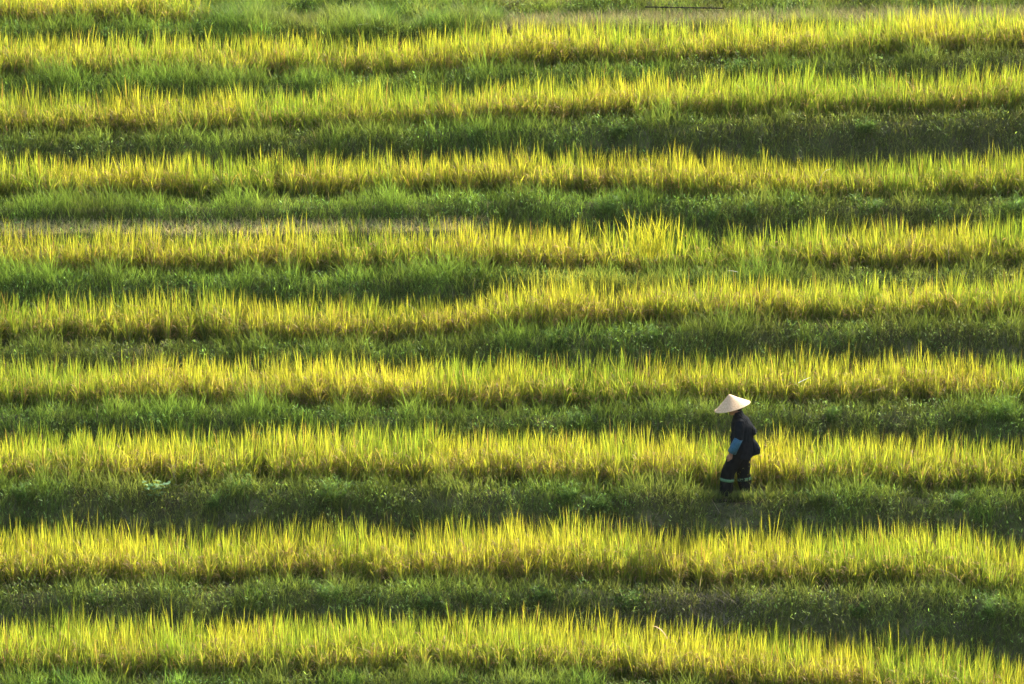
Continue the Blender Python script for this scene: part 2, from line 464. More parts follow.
# dry straw strip and the stubble at the top
def straw(k, name, label, xa, xb, mode, n):
    Rb = Ribbons(); x = rng.uniform(xa, xb, n)
    if mode == 'ledge':
        u = rng.uniform(.12, .74, n); y, z = bank(k, x, u); L = rng.uniform(.05, .16, n); dz = .03
        c = lerp([.50, .41, .17], [.76, .64, .32], rng.random(n))
    else:
        o_ = rng.uniform(-.1, 1.3, n); y = yfront(k, x)+o_; z = ROWS[k]['z'](x)+0*x; L = rng.uniform(.07, .30, n); dz = .12
        c = lerp([.13, .12, .045], [.36, .31, .15], rng.random(n)**1.3)
        gr = (nz2(77, .8)(x, y*2) > .35) & (rng.random(n) < .6); c[gr] = c[gr]*np.array([.55, .95, .45])
    Rb.add(np.stack([x, y, z+rng.uniform(0, dz, n)], 1), L, rng.uniform(.005, .010, n), rng.uniform(0, 6.28, n), rng.uniform(.2, 1.7, n), rng.uniform(0, .8, n), c, c*1.15, segs=3)
    if mode == 'flat':                           # cut stubble standing in hills among the straw
        H = 1500; hx = rng.uniform(xa, xb, H); ho_ = rng.uniform(.0, 1.3, H); j = np.repeat(np.arange(H), 14); N = len(j)
        cc = lerp([.16, .17, .05], [.40, .36, .14], rng.random(N))*rng.uniform(.6, 1.1, H)[j][:, None]
        xx = hx[j]+rng.normal(0, .03, N); yy = yfront(k, xx)+ho_[j]+rng.normal(0, .03, N)
        Rb.add(np.stack([xx, yy, ROWS[k]['z'](xx)], 1), rng.uniform(.12, .34, N), rng.uniform(.008, .014, N), rng.uniform(0, 6.28, N), rng.uniform(.05, .6, N), rng.uniform(.1, 1.2, N), cc, cc*1.4, segs=3)
    tag(Rb.build(name, M_dry), label, 'straw', kind='stuff')
straw(8, 'dry_straw', 'pale dry straw strewn in a thin strip behind the left half of the lemon rice', XL, -.3, 'ledge', 16000)
def weeds_flat(k, xa, xb, n, label):
    Rb = Ribbons(); x = rng.uniform(xa, xb, n); o_ = rng.uniform(0, 1.4, n); y = yfront(k, x)+o_; z = ROWS[k]['z'](x)
    g = np.clip(.6+.6*nz2(88, .7)(x, y*1.5), 0, 1)
    c = lerp([.17, .17, .05], [.09, .16, .03], g)*rng.uniform(.7, 1.3, n)[:, None]*(1+.45*nz2(91, .4)(x, y))[:, None]
    Rb.add(np.stack([x, y, z], 1), (.26+.26*nz2(89, .45)(x, y))*rng.uniform(.6, 1.5, n)+.05, rng.uniform(.006, .013, n), rng.uniform(0, 6.28, n), rng.uniform(.05, .6, n), rng.uniform(.2, 1.3, n), c, c*1.7, segs=4)
    tag(Rb.build('weeds', M_grass), label, 'weeds', kind='stuff')
weeds_flat(11, xat(200, 12.9), xat(500, 12.5), 14000, 'tall soft green weeds on the fallow ground between the top rice and the brown stubble')
weeds_flat(11, xat(480, 12.9), XR, 1200, 'thin green shoots coming up through the brown stubble at the top right')
weeds_flat(12, XL, XR, 22000, 'soft green weeds on the fallow step at the upper border of the view')
straw(12, 'rice_stubble', 'faded straw lying on the fallow step at the upper border, right half', xat(430, 14), XR, 'flat', 12000)
straw(11, 'rice_stubble', 'brown trampled stubble and straw along the top right of the hillside', xat(470, 12.5), XR, 'flat', 30000)

# ------------------------------------------------------------------ single plants
def surf(k, px, u, dy=0):
    Y0 = ROWS[k]['Y']; x = xat(px, Y0)
    if u <= 1: y, z = bank(k, np.array([x]), np.array([u])); y = float(y[0]); z = float(z[0])
    else: y = float(yfront(k, x))+(u-1)*1.1; z = float(ROWS[k]['z'](x))+.02
    return (x, y, z-.015)

def stem_parts(root, stems, mat, radius=.004):
    Rb = Ribbons()
    return Rb

def feathery(loc, h, label, bright=1.0, n=15, group='feathery green weeds on the banks'):
    root = empty('feathery_weed', loc); tag(root, label, 'weed', group)
    S = Ribbons(); F = Ribbons()
    a = rng.uniform(0, 6.28, n); a = np.where(np.sin(a) > .5, -a, a)
    base = np.stack([np.clip(rng.normal(0, .09, n), -.14, .14), rng.normal(0, .04, n), np.zeros(n)], 1)
    L = h*rng.uniform(.5, 1.05, n); t = rng.uniform(.05, .6, n); dr = rng.uniform(.1, .7, n)
    cs = np.array([.10, .16, .05])*bright
    pos = S.add(base, L, .007, a, t, dr, cs, cs, segs=6, shape='stalk')
    for y_ in (0, 1.57):
        S.add(base, L, .007, a, t, dr, cs, cs, segs=6, yaw=np.full(n, y_), shape='stalk')
    m = int(34); j = np.repeat(np.arange(n), m); q = rng.uniform(.18, 1, len(j))*6; i = np.minimum(q.astype(int), 5); f = (q-i)[:, None]
    p = pos[j, i]*(1-f)+pos[j, i+1]*f
    c = np.array([.10, .18, .035])*bright*rng.uniform(.7, 1.35, len(j))[:, None]
    F.add(p, h*rng.uniform(.10, .26, len(j)), rng.uniform(.006, .012, len(j)), rng.uniform(0, 6.28, len(j)), rng.uniform(.6, 1.4, len(j)), rng.uniform(.0, .8, len(j)), c, c*1.5, segs=3, shape='leaf')
    S.build('stem', M_grass, root); F.build('foliage', M_grass, root)
    return root

def tuft(loc, h, label, bright=1.0, n=70, group='bright grass tufts on the banks', spread=.10):
    S = Ribbons(); a = rng.uniform(0, 6.28, n)
    base = np.stack([rng.normal(0, spread, n), rng.normal(0, spread*.5, n), np.zeros(n)], 1)
    c = lerp([.09, .17, .03], [.17, .27, .05], rng.random(n))*bright
    S.add(base, h*rng.uniform(.5, 1.1, n), rng.uniform(.007, .013, n), a, rng.uniform(.05, .5, n), rng.uniform(.1, 1.1, n), c, c*1.6, segs=4)
    o = S.build('grass_tuft', M_grass); o.location = loc
    tag(o, label, 'grass tuft', group); return o

def broadleaf(loc, h, label):
    root = empty('broad_leaved_weed', loc); tag(root, label, 'weed')
    S = Ribbons(); F = Ribbons(); n = 9
    a = rng.uniform(0, 6.28, n); base = np.stack([rng.normal(0, .06, n), rng.normal(0, .03, n), np.zeros(n)], 1)
    c = np.array([.12, .2, .07])
    pos = S.add(base, h*rng.uniform(.6, 1.1, n), .008, a, rng.uniform(.1, .5, n), .4, c, c, segs=5, shape='stalk')
    j = np.repeat(np.arange(n), 5); i = rng.integers(2, 6, len(j)); p = pos[j, i]
    c = np.array([.13, .26, .10])*rng.uniform(.7, 1.3, len(j))[:, None]
    F.add(p, rng.uniform(.07, .13, len(j)), rng.uniform(.05, .085, len(j)), rng.uniform(0, 6.28, len(j)), rng.uniform(1.0, 1.7, len(j)), .4, c, c*1.2, segs=5, shape='leaf')
    S.build('stem', M_grass, root); F.build('foliage', leaf_mat('glossy weed leaf', .35, .4, spec=.35), root)

def arc_leaf(loc, L, w, az, tilt, droop, c, name, label, cat, n=1, mat=None, group=None, spread=.02):
    S = Ribbons(); base = np.stack([rng.normal(0, spread, n), rng.normal(0, spread, n), np.zeros(n)], 1)
    if n == 1: base *= 0
    az_ = az+(rng.normal(0, .35, n) if n > 1 else 0); dr = droop+(rng.normal(0, .25, n) if n > 1 else 0)
    S.add(base, L*(rng.uniform(.7, 1.1, n) if n > 1 else 1), w, az_, tilt, dr, c, c, segs=8, yaw=np.zeros(n) if n > 1 else np.zeros(1), power=1.6)
    o = S.build(name, mat or M_dry); o.location = loc; tag(o, label, cat, group); return o

G_F = 'feathery green weeds on the banks'
for (k, px, u, h, br, lab) in [
 (4, 213, .75, .42, 1.1, 'pale feathery weed beside the tall upright one on the walker\'s bank'),
 (4, 237, .95, .48, 1.2, 'tall upright feathery weed on the weedy bank, far left of the walker'),
 (4, 333, .85, .50, 1.25, 'tall pale feathery weed halfway between the left border and the walker'),
 (4, 20, .85, .42, 1.2, 'bushy feathery weed at the left border, on the walker\'s bank'),
 (4, 568, .85, .46, 1.35, 'bright bushy feathery weed left of the walking person'),
 (4, 598, .7, .40, 1.1, 'feathery weed between the bright bushy one and the walking person'),
 (4, 960, .9, .42, 1.0, 'feathery weed right of the walking person near the right border'),
 (4, 822, .85, .38, .9, 'dark feathery weed a short way right of the walking person'),
 (5, 835, .85, .40, 1.15, 'feathery weed on the bank right of and level with the hat'),
 (5, 1004, .9, .52, 1.35, 'large bright feathery weed at the right border level with the hat'),
 (5, 968, .8, .38, 1.1, 'smaller feathery weed beside the large bright one at the right border'),
 (5, 575, .8, .38, 1.0, 'feathery weed on the hat level bank, well left of the hat'),
 (3, 325, .85, .44, 1.2, 'pale feathery weed on the lowest dark bank, left of the middle'),
 (3, 95, .8, .34, 1.0, 'small feathery weed on the lowest dark bank near the left border'),
 (3, 432, .7, .32, 1.1, 'small feathery weed on the lowest dark bank, near the middle'),
 (3, 545, .8, .36, 1.05, 'feathery weed left of the dry patch on the lowest dark bank'),
 (3, 632, .75, .42, 1.15, 'bushy feathery weed just left of the dry patch'),
 (3, 1000, .8, .50, 1.2, 'large feathery weed on the lowest dark bank at the right border'),
 (3, 862, .7, .34, 1.0, 'feathery weed right of the dry patch on the lowest dark bank'),
 (8, 752, .8, .44, 1.25, 'bright feathery weed under the bent pale leaf'),
 (8, 866, .85, .50, 1.2, 'bright feathery weed right of the bent pale leaf'),
 (8, 715, .75, .36, 1.0, 'feathery weed left of the bright one under the bent pale leaf'),
 (8, 1010, .85, .52, 1.25, 'bright feathery weed at the right border above the pale lemon rice'),
 (8, 610, .8, .44, 1.2, 'feathery weed above the tall golden clump of rice'),
 (7, 690, .85, .42, 1.1, 'bluish feathery weed right of the tall golden clump'),
 (7, 720, .8, .38, 1.0, 'second feathery weed to the right of the tall golden clump'),
 (9, 862, .8, .44, 1.15, 'feathery weed on the olive bank above the bent pale leaf'),
 (9, 480, .8, .40, 1.1, 'feathery weed at the middle of the second bank from the top'),
 (9, 620, .8, .38, 1.15, 'feathery weed on the second bank from the top, right of the middle'),
 (10, 735, .85, .48, 1.2, 'large feathery weed on the highest bank right of the middle'),
 (10, 790, .8, .42, 1.05, 'smaller feathery weed beside the large one on the highest bank'),
 (6, 560, .8, .40, 1.1, 'feathery weed on the bank below the step in the rice'),
 (12, 300, .6, .50, .6, 'dark bushy weed on the top slope, just right of the two pale tufts'),
 (12, 352, .7, .55, .55, 'dark bushy weed on the top slope, left of the middle'),
 (12, 405, .5, .50, .6, 'dark bushy weed on the top slope, near where the stubble begins'),
 (6, 650, .85, .42, 1.1, 'feathery weed right of the step in the rice'),
]: feathery(surf(k, px, u), h, lab, br)

for (k, px, u, h, br, lab) in [
 (2, 55, 1.1, .42, 1.3, 'arching bright grass tuft at the lower left corner'),
 (2, 75, .95, .36, 1.5, 'pale arching grass tuft right of the corner one, along the bottom'),
 (2, 175, 1.05, .40, 1.3, 'grass tuft with pale blades along the bottom, near the left'),
 (2, 345, 1.05, .36, 1.2, 'bright green grass tuft at the bottom, left of the middle'),
 (2, 440, 1.05, .36, 1.2, 'bright green grass tuft at the bottom near the middle'),
 (2, 590, 1.05, .38, 1.1, 'green grass tuft at the bottom, right of the middle'),
 (3, 250, .9, .30, 1.2, 'small grass tuft on the lowest dark bank, left part'),
 (5, 300, .9, .34, 1.1, 'grass tuft on the hat level bank, in its left half'),
 (4, 985, .7, .34, 1.1, 'grass tuft low on the bank at the right, past the walker'),
 (11, 225, .8, .40, 1.6, 'pale bright grass tuft on the top slope, left of its partner'),
 (11, 262, .8, .44, 1.7, 'pale bright grass tuft beside the first on the top slope'),
]: tuft(surf(k, px, u), h, lab, br)

broadleaf(surf(4, 152, .9), .42, 'broad leaved weed with shiny leaves on the bank far left of the walker')
# tall golden clump, bent leaves, stalks
def clump(loc, label, h, n=130):
    S = Ribbons(); a = rng.uniform(0, 6.28, n); base = np.stack([rng.normal(0, .22, n), rng.normal(0, .06, n), rng.uniform(0, .2, n)], 1)
    c = lerp([.40, .46, .04], [.68, .62, .05], rng.random(n))
    S.add(base, h*rng.uniform(.55, 1.05, n), rng.uniform(.011, .017, n), a, rng.uniform(.03, .45, n), rng.uniform(0, .5, n), c*.7, c, segs=4)
    o = S.build('rice_clump', M_rice); o.location = loc; tag(o, label, 'rice clump')
x, z = at(648, 262, 5.3); clump((float(x), 5.3, float(z)), 'tall golden clump of rice leaves leaning out over the bank', .80)
def pt(px, py, Y): x, z = at(px, py, Y); return (float(x), Y, float(z))
arc_leaf(pt(819, 186, 7.30), .42, .022, R(5), .05, 1.75, (.62, .62, .55), 'bent_leaf', 'pale bent leaf arching rightward out of the rice, above its feathery weed', 'leaf')
arc_leaf(pt(656, 261, 5.30), .20, .03, R(10), .35, .1, (.72, .70, .5), 'dead_leaf', 'pale upright dead leaf at the foot of the tall golden clump', 'leaf')
arc_leaf(pt(949, 262, 5.40), .28, .018, R(170), .05, .2, (.6, .58, .45), 'pale_stalk', 'pale upright stalk on the dark bank near the right border', 'stalk')
arc_leaf(pt(798, 383, 2.0), .22, .03, R(10), 1.1, .2, (.62, .60, .5), 'curled_leaf', 'pale curled leaf in the rice above and right of the hat', 'leaf')
arc_leaf(pt(738, 272, 5.0), .18, .02, R(175), 1.35, .3, (.6, .6, .5), 'fallen_leaf', 'small pale fallen leaf on the bank right of the tall golden clump', 'leaf')
arc_leaf(pt(358, 25, 12.2), .2, .025, R(5), 1.4, .2, (.6, .62, .5), 'fallen_leaf', 'pale fallen leaf on the highest green slope left of the middle', 'leaf')
for (px, py, Y, L, az, t, d, lab) in [
 (393, 586, -2.25, .55, 10, .55, .5, 'long pale dry stalk leaning right beside the pale feathery weed'),
 (700, 618, -2.5, .38, 175, .7, .6, 'dry stalk arching left over the dry patch'),
 (735, 604, -2.4, .5, 170, .9, .5, 'dry stalk lying across the right part of the dry patch'),
 (965, 585, -2.2, .7, 172, .75, 1.1, 'long arching dry stalk on the lowest dark bank near the right border'),
 (868, 392, 1.9, .6, 5, 1.25, .3, 'dry stalk lying across the rice front right of the hat'),
 (175, 478, .0, .26, 100, .3, .3, 'short pale stalk right of the shiny broad leaved weed'),
 (190, 508, -.2, .4, 10, 1.1, .3, 'pale dry stalk low on the bank left of the walker'),
 (640, 500, -.12, .35, 20, .9, .9, 'dry stalk on the bank close to the left of the walker'),
 (40, 258, 5.3, .22, 100, .3, .3, 'short dry stalk on the fresh green bank at the left border'),
]: arc_leaf(pt(px, py, Y), L, .007, R(az), t, d, (.24, .20, .12), 'dry_stalk', lab, 'stalk', n=2, group='single dry stalks on the banks')
arc_leaf(pt(668, 640, -3.05), .34, .06, R(165), .45, 1.2, (.36, .23, .14), 'withered_leaf', 'wide pinkish brown withered leaf sticking up behind the lowest rice', 'leaf')

# grey patch of dead twigs on the lowest dark bank
Rb = Ribbons(); n = 2600
px = rng.normal(700, 42, n); x = at(px, 342, -2.1)[0]; u = rng.uniform(.1, 1.05, n); y, z = bank(3, x, u)
c = lerp([.13, .11, .075], [.42, .37, .28], rng.random(n)**1.5)
Rb.add(np.stack([x, y-rng.uniform(0, .08, n), z+rng.uniform(0, .08, n)], 1), rng.uniform(.04, .2, n), rng.uniform(.004, .008, n), rng.uniform(0, 6.28, n), rng.uniform(.3, 2.2, n), rng.uniform(0, 1, n), c, c, segs=3)
tag(Rb.build('dead_twigs', M_dry), 'greyish tangle of dead twigs, the dry patch on the lowest dark bank', 'twigs', kind='stuff')

# dark pole lying on the top slope
def tube(path, rad, n=10, cap=True):
    V = []; F = []; m = len(path)
    for i, p in enumerate(path):
        p = Vector(p); a = Vector(path[max(i-1, 0)]); b = Vector(path[min(i+1, m-1)]); d = (b-a).normalized()
        s = d.cross(Vector((0, 0, 1))); s = s.normalized() if s.length > 1e-4 else Vector((1, 0, 0)); t = s.cross(d)
        r_ = rad[i] if hasattr(rad, '__len__') else rad
        for j in range(n):
            q = 2*math.pi*j/n; V.append(p+s*math.cos(q)*r_+t*math.sin(q)*r_)
    for i in range(m-1):
        for j in range(n): F.append((i*n+j, i*n+(j+1) % n, (i+1)*n+(j+1) % n, (i+1)*n+j))
    if cap: F.append(tuple(range(n))[::-1]); F.append(tuple((m-1)*n+j for j in range(n)))
    return V, F
M_pole = noise_mat('weathered dark bamboo', [(.3, (.02, .018, .012)), (.7, (.05, .04, .025))], scale=14, rough=.9, spec=.05)
pts_ = [Vector(pt(645+78*t, 7+1.2*t, 13.0)) for t in np.linspace(0, 1, 13)]
o0 = pts_[6].copy(); pr = [.011+(.003 if i % 3 == 0 else 0) for i in range(13)]
V, F = tube([p-o0 for p in pts_], pr)
po = mesh_obj('bamboo_pole', V, F, M_pole, smooth=True); po.location = o0
tag(po, 'thin dark bamboo pole lying level across the slope near the top', 'pole')

# ------------------------------------------------------------------ the walking person
def ring_loft(rings, n=20):
    """rings: (centre, axis_u, axis_v) -> closed tube"""
    V = []; F = []
    for c, u, v in rings:
        c, u, v = Vector(c), Vector(u), Vector(v)
        for j in range(n):
            q = 2*math.pi*j/n; V.append(c+u*math.cos(q)+v*math.sin(q))
    m = len(rings)
    for i in range(m-1):
        for j in range(n): F.append((i*n+j, i*n+(j+1) % n, (i+1)*n+(j+1) % n, (i+1)*n+j))
    V.append(Vector(rings[0][0])); V.append(Vector(rings[-1][0])); a = len(V)-2
    for j in range(n):
        F.append((a, (j+1) % n, j)); F.append((a+1, (m-1)*n+j, (m-1)*n+(j+1) % n))
    return V, F
def limb(path, rad, n=16, flat=1.0):
    rings = []
    P = [Vector(p) for p in path]
    for i, p in enumerate(P):
        d = (P[min(i+1, len(P)-1)]-P[max(i-1, 0)]).normalized()
        ref = Vector((0, 1, 0)) if abs(d.y) < .9 else Vector((1, 0, 0))
        u = d.cross(ref).normalized(); v = u.cross(d)
        rings.append((p, u*rad[i], v*rad[i]*flat))
    return ring_loft(rings, n)
def ball(c, rx, ry, rz, n=16, m=10, rot=None):
    V = []; F = []
    for i in range(m+1):
        th = math.pi*i/m
        for j in range(n):
            q = 2*math.pi*j/n; p = Vector((rx*math.sin(th)*math.cos(q), ry*math.sin(th)*math.sin(q), rz*math.cos(th)))
            if rot: p = rot @ p
            V.append(Vector(c)+p)
    for i in range(m):
        for j in range(n): F.append((i*n+j, (i+1)*n+j, (i+1)*n+(j+1) % n, i*n+(j+1) % n))
    return V, F
def union(name, pieces, mat, parent, voxel, smooth=3, wob=0):
    V = []; F = []
    for v, f in pieces:
        b = len(V); V += list(v); F += [tuple(b+i for i in q) for q in f]
    me = bpy.data.meshes.new('tmp'); me.from_pydata([tuple(v) for v in V], [], F); me.update()
    import bmesh
    bm = bmesh.new(); bm.from_mesh(me); bmesh.ops.remove_doubles(bm, verts=bm.verts, dist=1e-5)
    bmesh.ops.recalc_face_normals(bm, faces=bm.faces); bm.to_mesh(me); bm.free()
    ob = bpy.data.objects.new('tmp', me); col.objects.link(ob)
    md = ob.modifiers.new('r', 'REMESH'); md.mode = 'VOXEL'; md.voxel_size = voxel
    if smooth:
        sm = ob.modifiers.new('s', 'SMOOTH'); sm.factor = .5; sm.iterations = smooth
    bpy.context.view_layer.update()
    dg = bpy.context.evaluated_depsgraph_get()
    nm = bpy.data.meshes.new_from_object(ob.evaluated_get(dg)); nm.name = name
    bpy.data.objects.remove(ob)
    nm.materials.clear(); nm.materials.append(mat)
    if wob:
        f1 = nz2(901, .05); f2 = nz2(902, .03)
        for v in nm.vertices:
            x_, y_, z_ = v.co
            d = wob*(.45+float(f1(x_*1.2+y_*2, z_*.5))+.4*float(f2(x_+y_*2, z_*.7+x_)))
            v.co = v.co+v.normal*d
    nm.polygons.foreach_set('use_smooth', [True]*len(nm.polygons))
    o = bpy.data.objects.new(name, nm); col.objects.link(o); o.parent = parent
    return o

M_skin = noise_mat('sunburnt skin', [(.3, (.22, .11, .065)), (.7, (.34, .18, .11))], scale=20, rough=.55, bump=.1, spec=.35)
M_jack = noise_mat('indigo black cotton', [(.3, (.004, .0055, .007)), (.7, (.011, .014, .017))], scale=12, rough=.9, bump=.5, bscale=60, spec=.05)
M_trou = noise_mat('black cotton', [(.3, (.003, .004, .004)), (.7, (.008, .009, .008))], scale=10, rough=.9, bump=.5, bscale=50, spec=.05)
M_cuff = noise_mat('patterned blue cuff', [(.35, (.012, .045, .08)), (.5, (.04, .13, .19)), (.65, (.015, .08, .13))], scale=45, rough=.7, bump=.3, bscale=80)
M_teal = noise_mat('sea green braid', [(.35, (.06, .14, .065)), (.65, (.11, .22, .11))], scale=50, rough=.7, bump=.3, bscale=90)
M_hair = noise_mat('black hair', [(.3, (.006, .005, .004)), (.7, (.02, .016, .012))], scale=60, rough=.5, stretch=(1, 1, .1))
M_bag = noise_mat('dark woven bag cloth', [(.3, (.004, .006, .008)), (.7, (.012, .015, .018))], scale=40, spec=.05, rough=.9, bump=.6, bscale=90)
M_shoe = noise_mat('muddy canvas shoe', [(.3, (.02, .025, .015)), (.7, (.06, .055, .03))], scale=18, rough=.8)

def hat_mat():
    m, nt, out = new_mat('pale woven bamboo'); N = nt.nodes; L = nt.links
    tc = N.new('ShaderNodeTexCoord'); sp = N.new('ShaderNodeSeparateXYZ'); L.new(tc.outputs['Object'], sp.inputs[0])
    an = N.new('ShaderNodeMath'); an.operation = 'ARCTAN2'; L.new(sp.outputs['Y'], an.inputs[0]); L.new(sp.outputs['X'], an.inputs[1])
    cb = N.new('ShaderNodeCombineXYZ')
    s1 = N.new('ShaderNodeMath'); s1.operation = 'MULTIPLY'; s1.inputs[1].default_value = 14; L.new(an.outputs[0], s1.inputs[0])
    s2 = N.new('ShaderNodeMath'); s2.operation = 'MULTIPLY'; s2.inputs[1].default_value = 60; L.new(sp.outputs['Z'], s2.inputs[0])
    L.new(s1.outputs[0], cb.inputs[0]); L.new(s2.outputs[0], cb.inputs[1])
    no = N.new('ShaderNodeTexNoise'); no.inputs['Scale'].default_value = 1; no.inputs['Detail'].default_value = 3; L.new(cb.outputs[0], no.inputs['Vector'])
    cr = N.new('ShaderNodeValToRGB'); cr.color_ramp.elements[0].position = .3; cr.color_ramp.elements[0].color = (.55, .37, .18, 1)
    cr.color_ramp.elements[1].position = .7; cr.color_ramp.elements[1].color = (.84, .65, .40, 1); L.new(no.outputs['Fac'], cr.inputs[0])
    bs = N.new('ShaderNodeBsdfPrincipled'); bs.inputs['Roughness'].default_value = .6; L.new(cr.outputs[0], bs.inputs['Base Color'])
    bp = N.new('ShaderNodeBump'); bp.inputs['Strength'].default_value = .3; bp.inputs['Distance'].default_value = .005
    L.new(no.outputs['Fac'], bp.inputs['Height']); L.new(bp.outputs[0], bs.inputs['Normal'])
    tr = N.new('ShaderNodeBsdfTranslucent'); L.new(cr.outputs[0], tr.inputs[0])
    mx = N.new('ShaderNodeMixShader'); mx.inputs[0].default_value = .35
    L.new(bs.outputs[0], mx.inputs[1]); L.new(tr.outputs[0], mx.inputs[2]); L.new(mx.outputs[0], out.inputs[0])
    return m

PX = xat(735, .16); PZ = float(ROWS[4]['z'](PX))-.085
print("PGZ", PZ, float(at(735, 503, .16)[1]), file=open("/tmp/pz.txt","w"))
person = empty('person', (PX, .13, PZ))
tag(person, 'person in dark jacket and conical straw hat walking along the terrace edge with eyes lowered', 'person')
FR, NEAR = -1, -1          # forward is -x, the camera side is -y
# joints (x forward negative, y, z)
neck = (.055, 0, 1.345); chest = (.085, 0, 1.20); waist = (.10, 0, .98); pelv = (.10, 0, .84)
shN, shF = (.075, -.165, 1.275), (.075, .165, 1.275)
elN, elF = (.055, -.215, 1.02), (.12, .215, 1.02)
wrN, wrF = (-.055, -.19, .79), (.02, .20, .79)
hipN, hipF = (.08, -.09, .84), (.135, .09, .84)
knN, knF = (-.095, -.10, .47), (.15, .10, .44)
anN, anF = (-.135, -.10, .09), (.19, .10, .10)
def hand(w, dirv, thumb_side):
    """palm with five fingers, hanging from wrist w along dirv, relaxed curl towards the thigh"""
    P = []; w = Vector(w); d = Vector(dirv).normalized(); fr = Vector((-1, 0, 0)); fr = (fr-d*fr.dot(d)).normalized()
    ins = d.cross(fr)*thumb_side
    P.append(limb([w, w+d*.035, w+d*.085], [.024, .034, .036], flat=.5))
    for i, (o, L) in enumerate(zip((.027, .009, -.009, -.026), (.072, .080, .074, .058))):
        b = w+d*.075+fr*o; p1 = b+d*L*.45+ins*.006; p2 = p1+d*L*.32+ins*.014; p3 = p2+d*L*.22+ins*.018
        P.append(limb([b, p1, p2, p3], [.0098, .0092, .0084, .0065], n=10))
    b = w+d*.025+fr*.022; p1 = b+fr*.022+d*.025; p2 = p1+fr*.008+d*.028+ins*.006; p3 = p2+d*.022+ins*.004
    P.append(limb([b, p1, p2, p3], [.013, .0125, .0105, .008], n=10))
    return P
tilt_h = Matrix.Rotation(R(-20), 3, 'Y')       # chin towards the chest
hc = Vector((-.005, 0, 1.475))
def hp(x_, y_, z_): return hc+tilt_h @ Vector((x_, y_, z_))
pcs = []
pcs.append(ring_loft([((.10, 0, .76), (.10, 0, 0), (0, .13, 0)), ((.105, 0, .86), (.105, 0, 0), (0, .145, 0)), ((.10, 0, .98), (.095, 0, 0), (0, .14, 0)),
    ((.09, 0, 1.14), (.11, 0, 0), (0, .165, 0)), ((.08, 0, 1.26), (.10, 0, 0), (0, .165, 0)), ((.065, 0, 1.32), (.06, 0, 0), (0, .10, 0))]))
pcs.append(limb([(.065, 0, 1.30), neck, (.03, 0, 1.40), (.015, 0, 1.45)], [.058, .052, .05, .05]))
pcs.append(ball(hp(.01, 0, .02), .098, .076, .115, rot=tilt_h))                 # skull
pcs.append(ball(hp(-.03, 0, -.055), .062, .058, .070, rot=tilt_h))              # jaw
pcs.append(limb([hp(-.085, 0, .02), hp(-.104, 0, -.012), hp(-.108, 0, -.024), hp(-.088, 0, -.032)], [.009, .012, .015, .010], n=10))  # nose
pcs.append(limb([hp(-.088, -.024, -.062), hp(-.094, 0, -.060), hp(-.088, .024, -.062)], [.006, .009, .006], n=8))    # lips
pcs.append(ball(hp(-.078, 0, -.095), .022, .026, .018, n=10, m=6))
for s in (-1, 1):
    pcs.append(ball(hp(.012, s*.078, -.008), .018, .008, .032, n=10, m=8, rot=tilt_h))    # ears
    pcs.append(limb([hp(-.082, s*.018, .034), hp(-.080, s*.048, .032)], [.008, .007], n=8))    # brow
for sh, el, wr, s in ((shN, elN, wrN, -1), (shF, elF, wrF, 1)):
    c_ = (.078, s*.10, 1.285)
    pcs.append(limb([c_, sh, tuple((a+b)/2 for a, b in zip(sh, el)), el, tuple((a+b)/2 for a, b in zip(el, wr)), wr], [.050, .048, .044, .038, .035, .026]))
    d = Vector(wr)-Vector(el); pcs += hand(wr, d+Vector((.06, 0, -.05)), -s)
for hip, kn, an, toe, s in ((hipN, knN, anN, (-.31, -.11, .035), -1), (hipF, knF, anF, (.03, .11, .03), 1)):
    mid1 = tuple(a*.5+b*.5 for a, b in zip(hip, kn)); mid2 = (kn[0]*.6+an[0]*.4+.02, kn[1], kn[2]*.65+an[2]*.35)
    pcs.append(limb([hip, mid1, kn, mid2, an], [.080, .068, .054, .050, .036]))
    heel = (an[0]+.035, an[1], .035)
    pcs.append(limb([heel, (an[0]-.02, an[1], .05), (an[0]-.10, an[1], .038), toe], [.032, .042, .038, .026], flat=1.0))
union('body', pcs, M_skin, person, .0055, 2)
# eyes
for s in (-1, 1):
    v, f = ball(hp(-.082, s*.031, .012), .010, .012, .008, n=10, m=6)
    mesh_obj('eye', v, f, noise_mat('dark eye', [(.3, (.02, .015, .01)), (.7, (.05, .04, .03))], rough=.2) if s < 0 else bpy.data.materials['dark eye'], person, True)
# hair: cap and a low knot
union('hair', [ball(hp(.020, 0, .035), .100, .083, .108, rot=tilt_h), ball(hp(.095, 0, -.03), .038, .045, .040), ball(hp(.055, 0, -.045), .052, .066, .05)], M_hair, person, .008, 2)
# jacket: loose, straight hem over the hips, standing collar
jk = [ring_loft([((.115, 0, .70), (.165, 0, .0), (0, .185, 0)), ((.115, 0, .78), (.168, 0, 0), (0, .19, 0)), ((.12, 0, .92), (.165, 0, 0), (0, .182, 0)),
    ((.12, 0, 1.06), (.165, 0, 0), (0, .185, 0)), ((.115, 0, 1.19), (.158, 0, 0), (0, .19, 0)), ((.095, 0, 1.29), (.118, 0, 0), (0, .165, 0)),
    ((.07, 0, 1.345), (.075, 0, 0), (0, .09, 0)), ((.05, 0, 1.40), (.062, 0, .012), (0, .062, 0))], 28)]
for sh, el, wr, s in ((shN, elN, wrN, -1), (shF, elF, wrF, 1)):
    c_ = (.082, s*.11, 1.275); m_ = tuple((a+b)/2 for a, b in zip(sh, el)); e2 = tuple(a*.88+b*.12 for a, b in zip(el, wr))
    jk.append(limb([c_, sh, m_, el, e2], [.073, .074, .070, .064, .060]))
union('jacket', jk, M_jack, person, .010, 3, wob=.010)
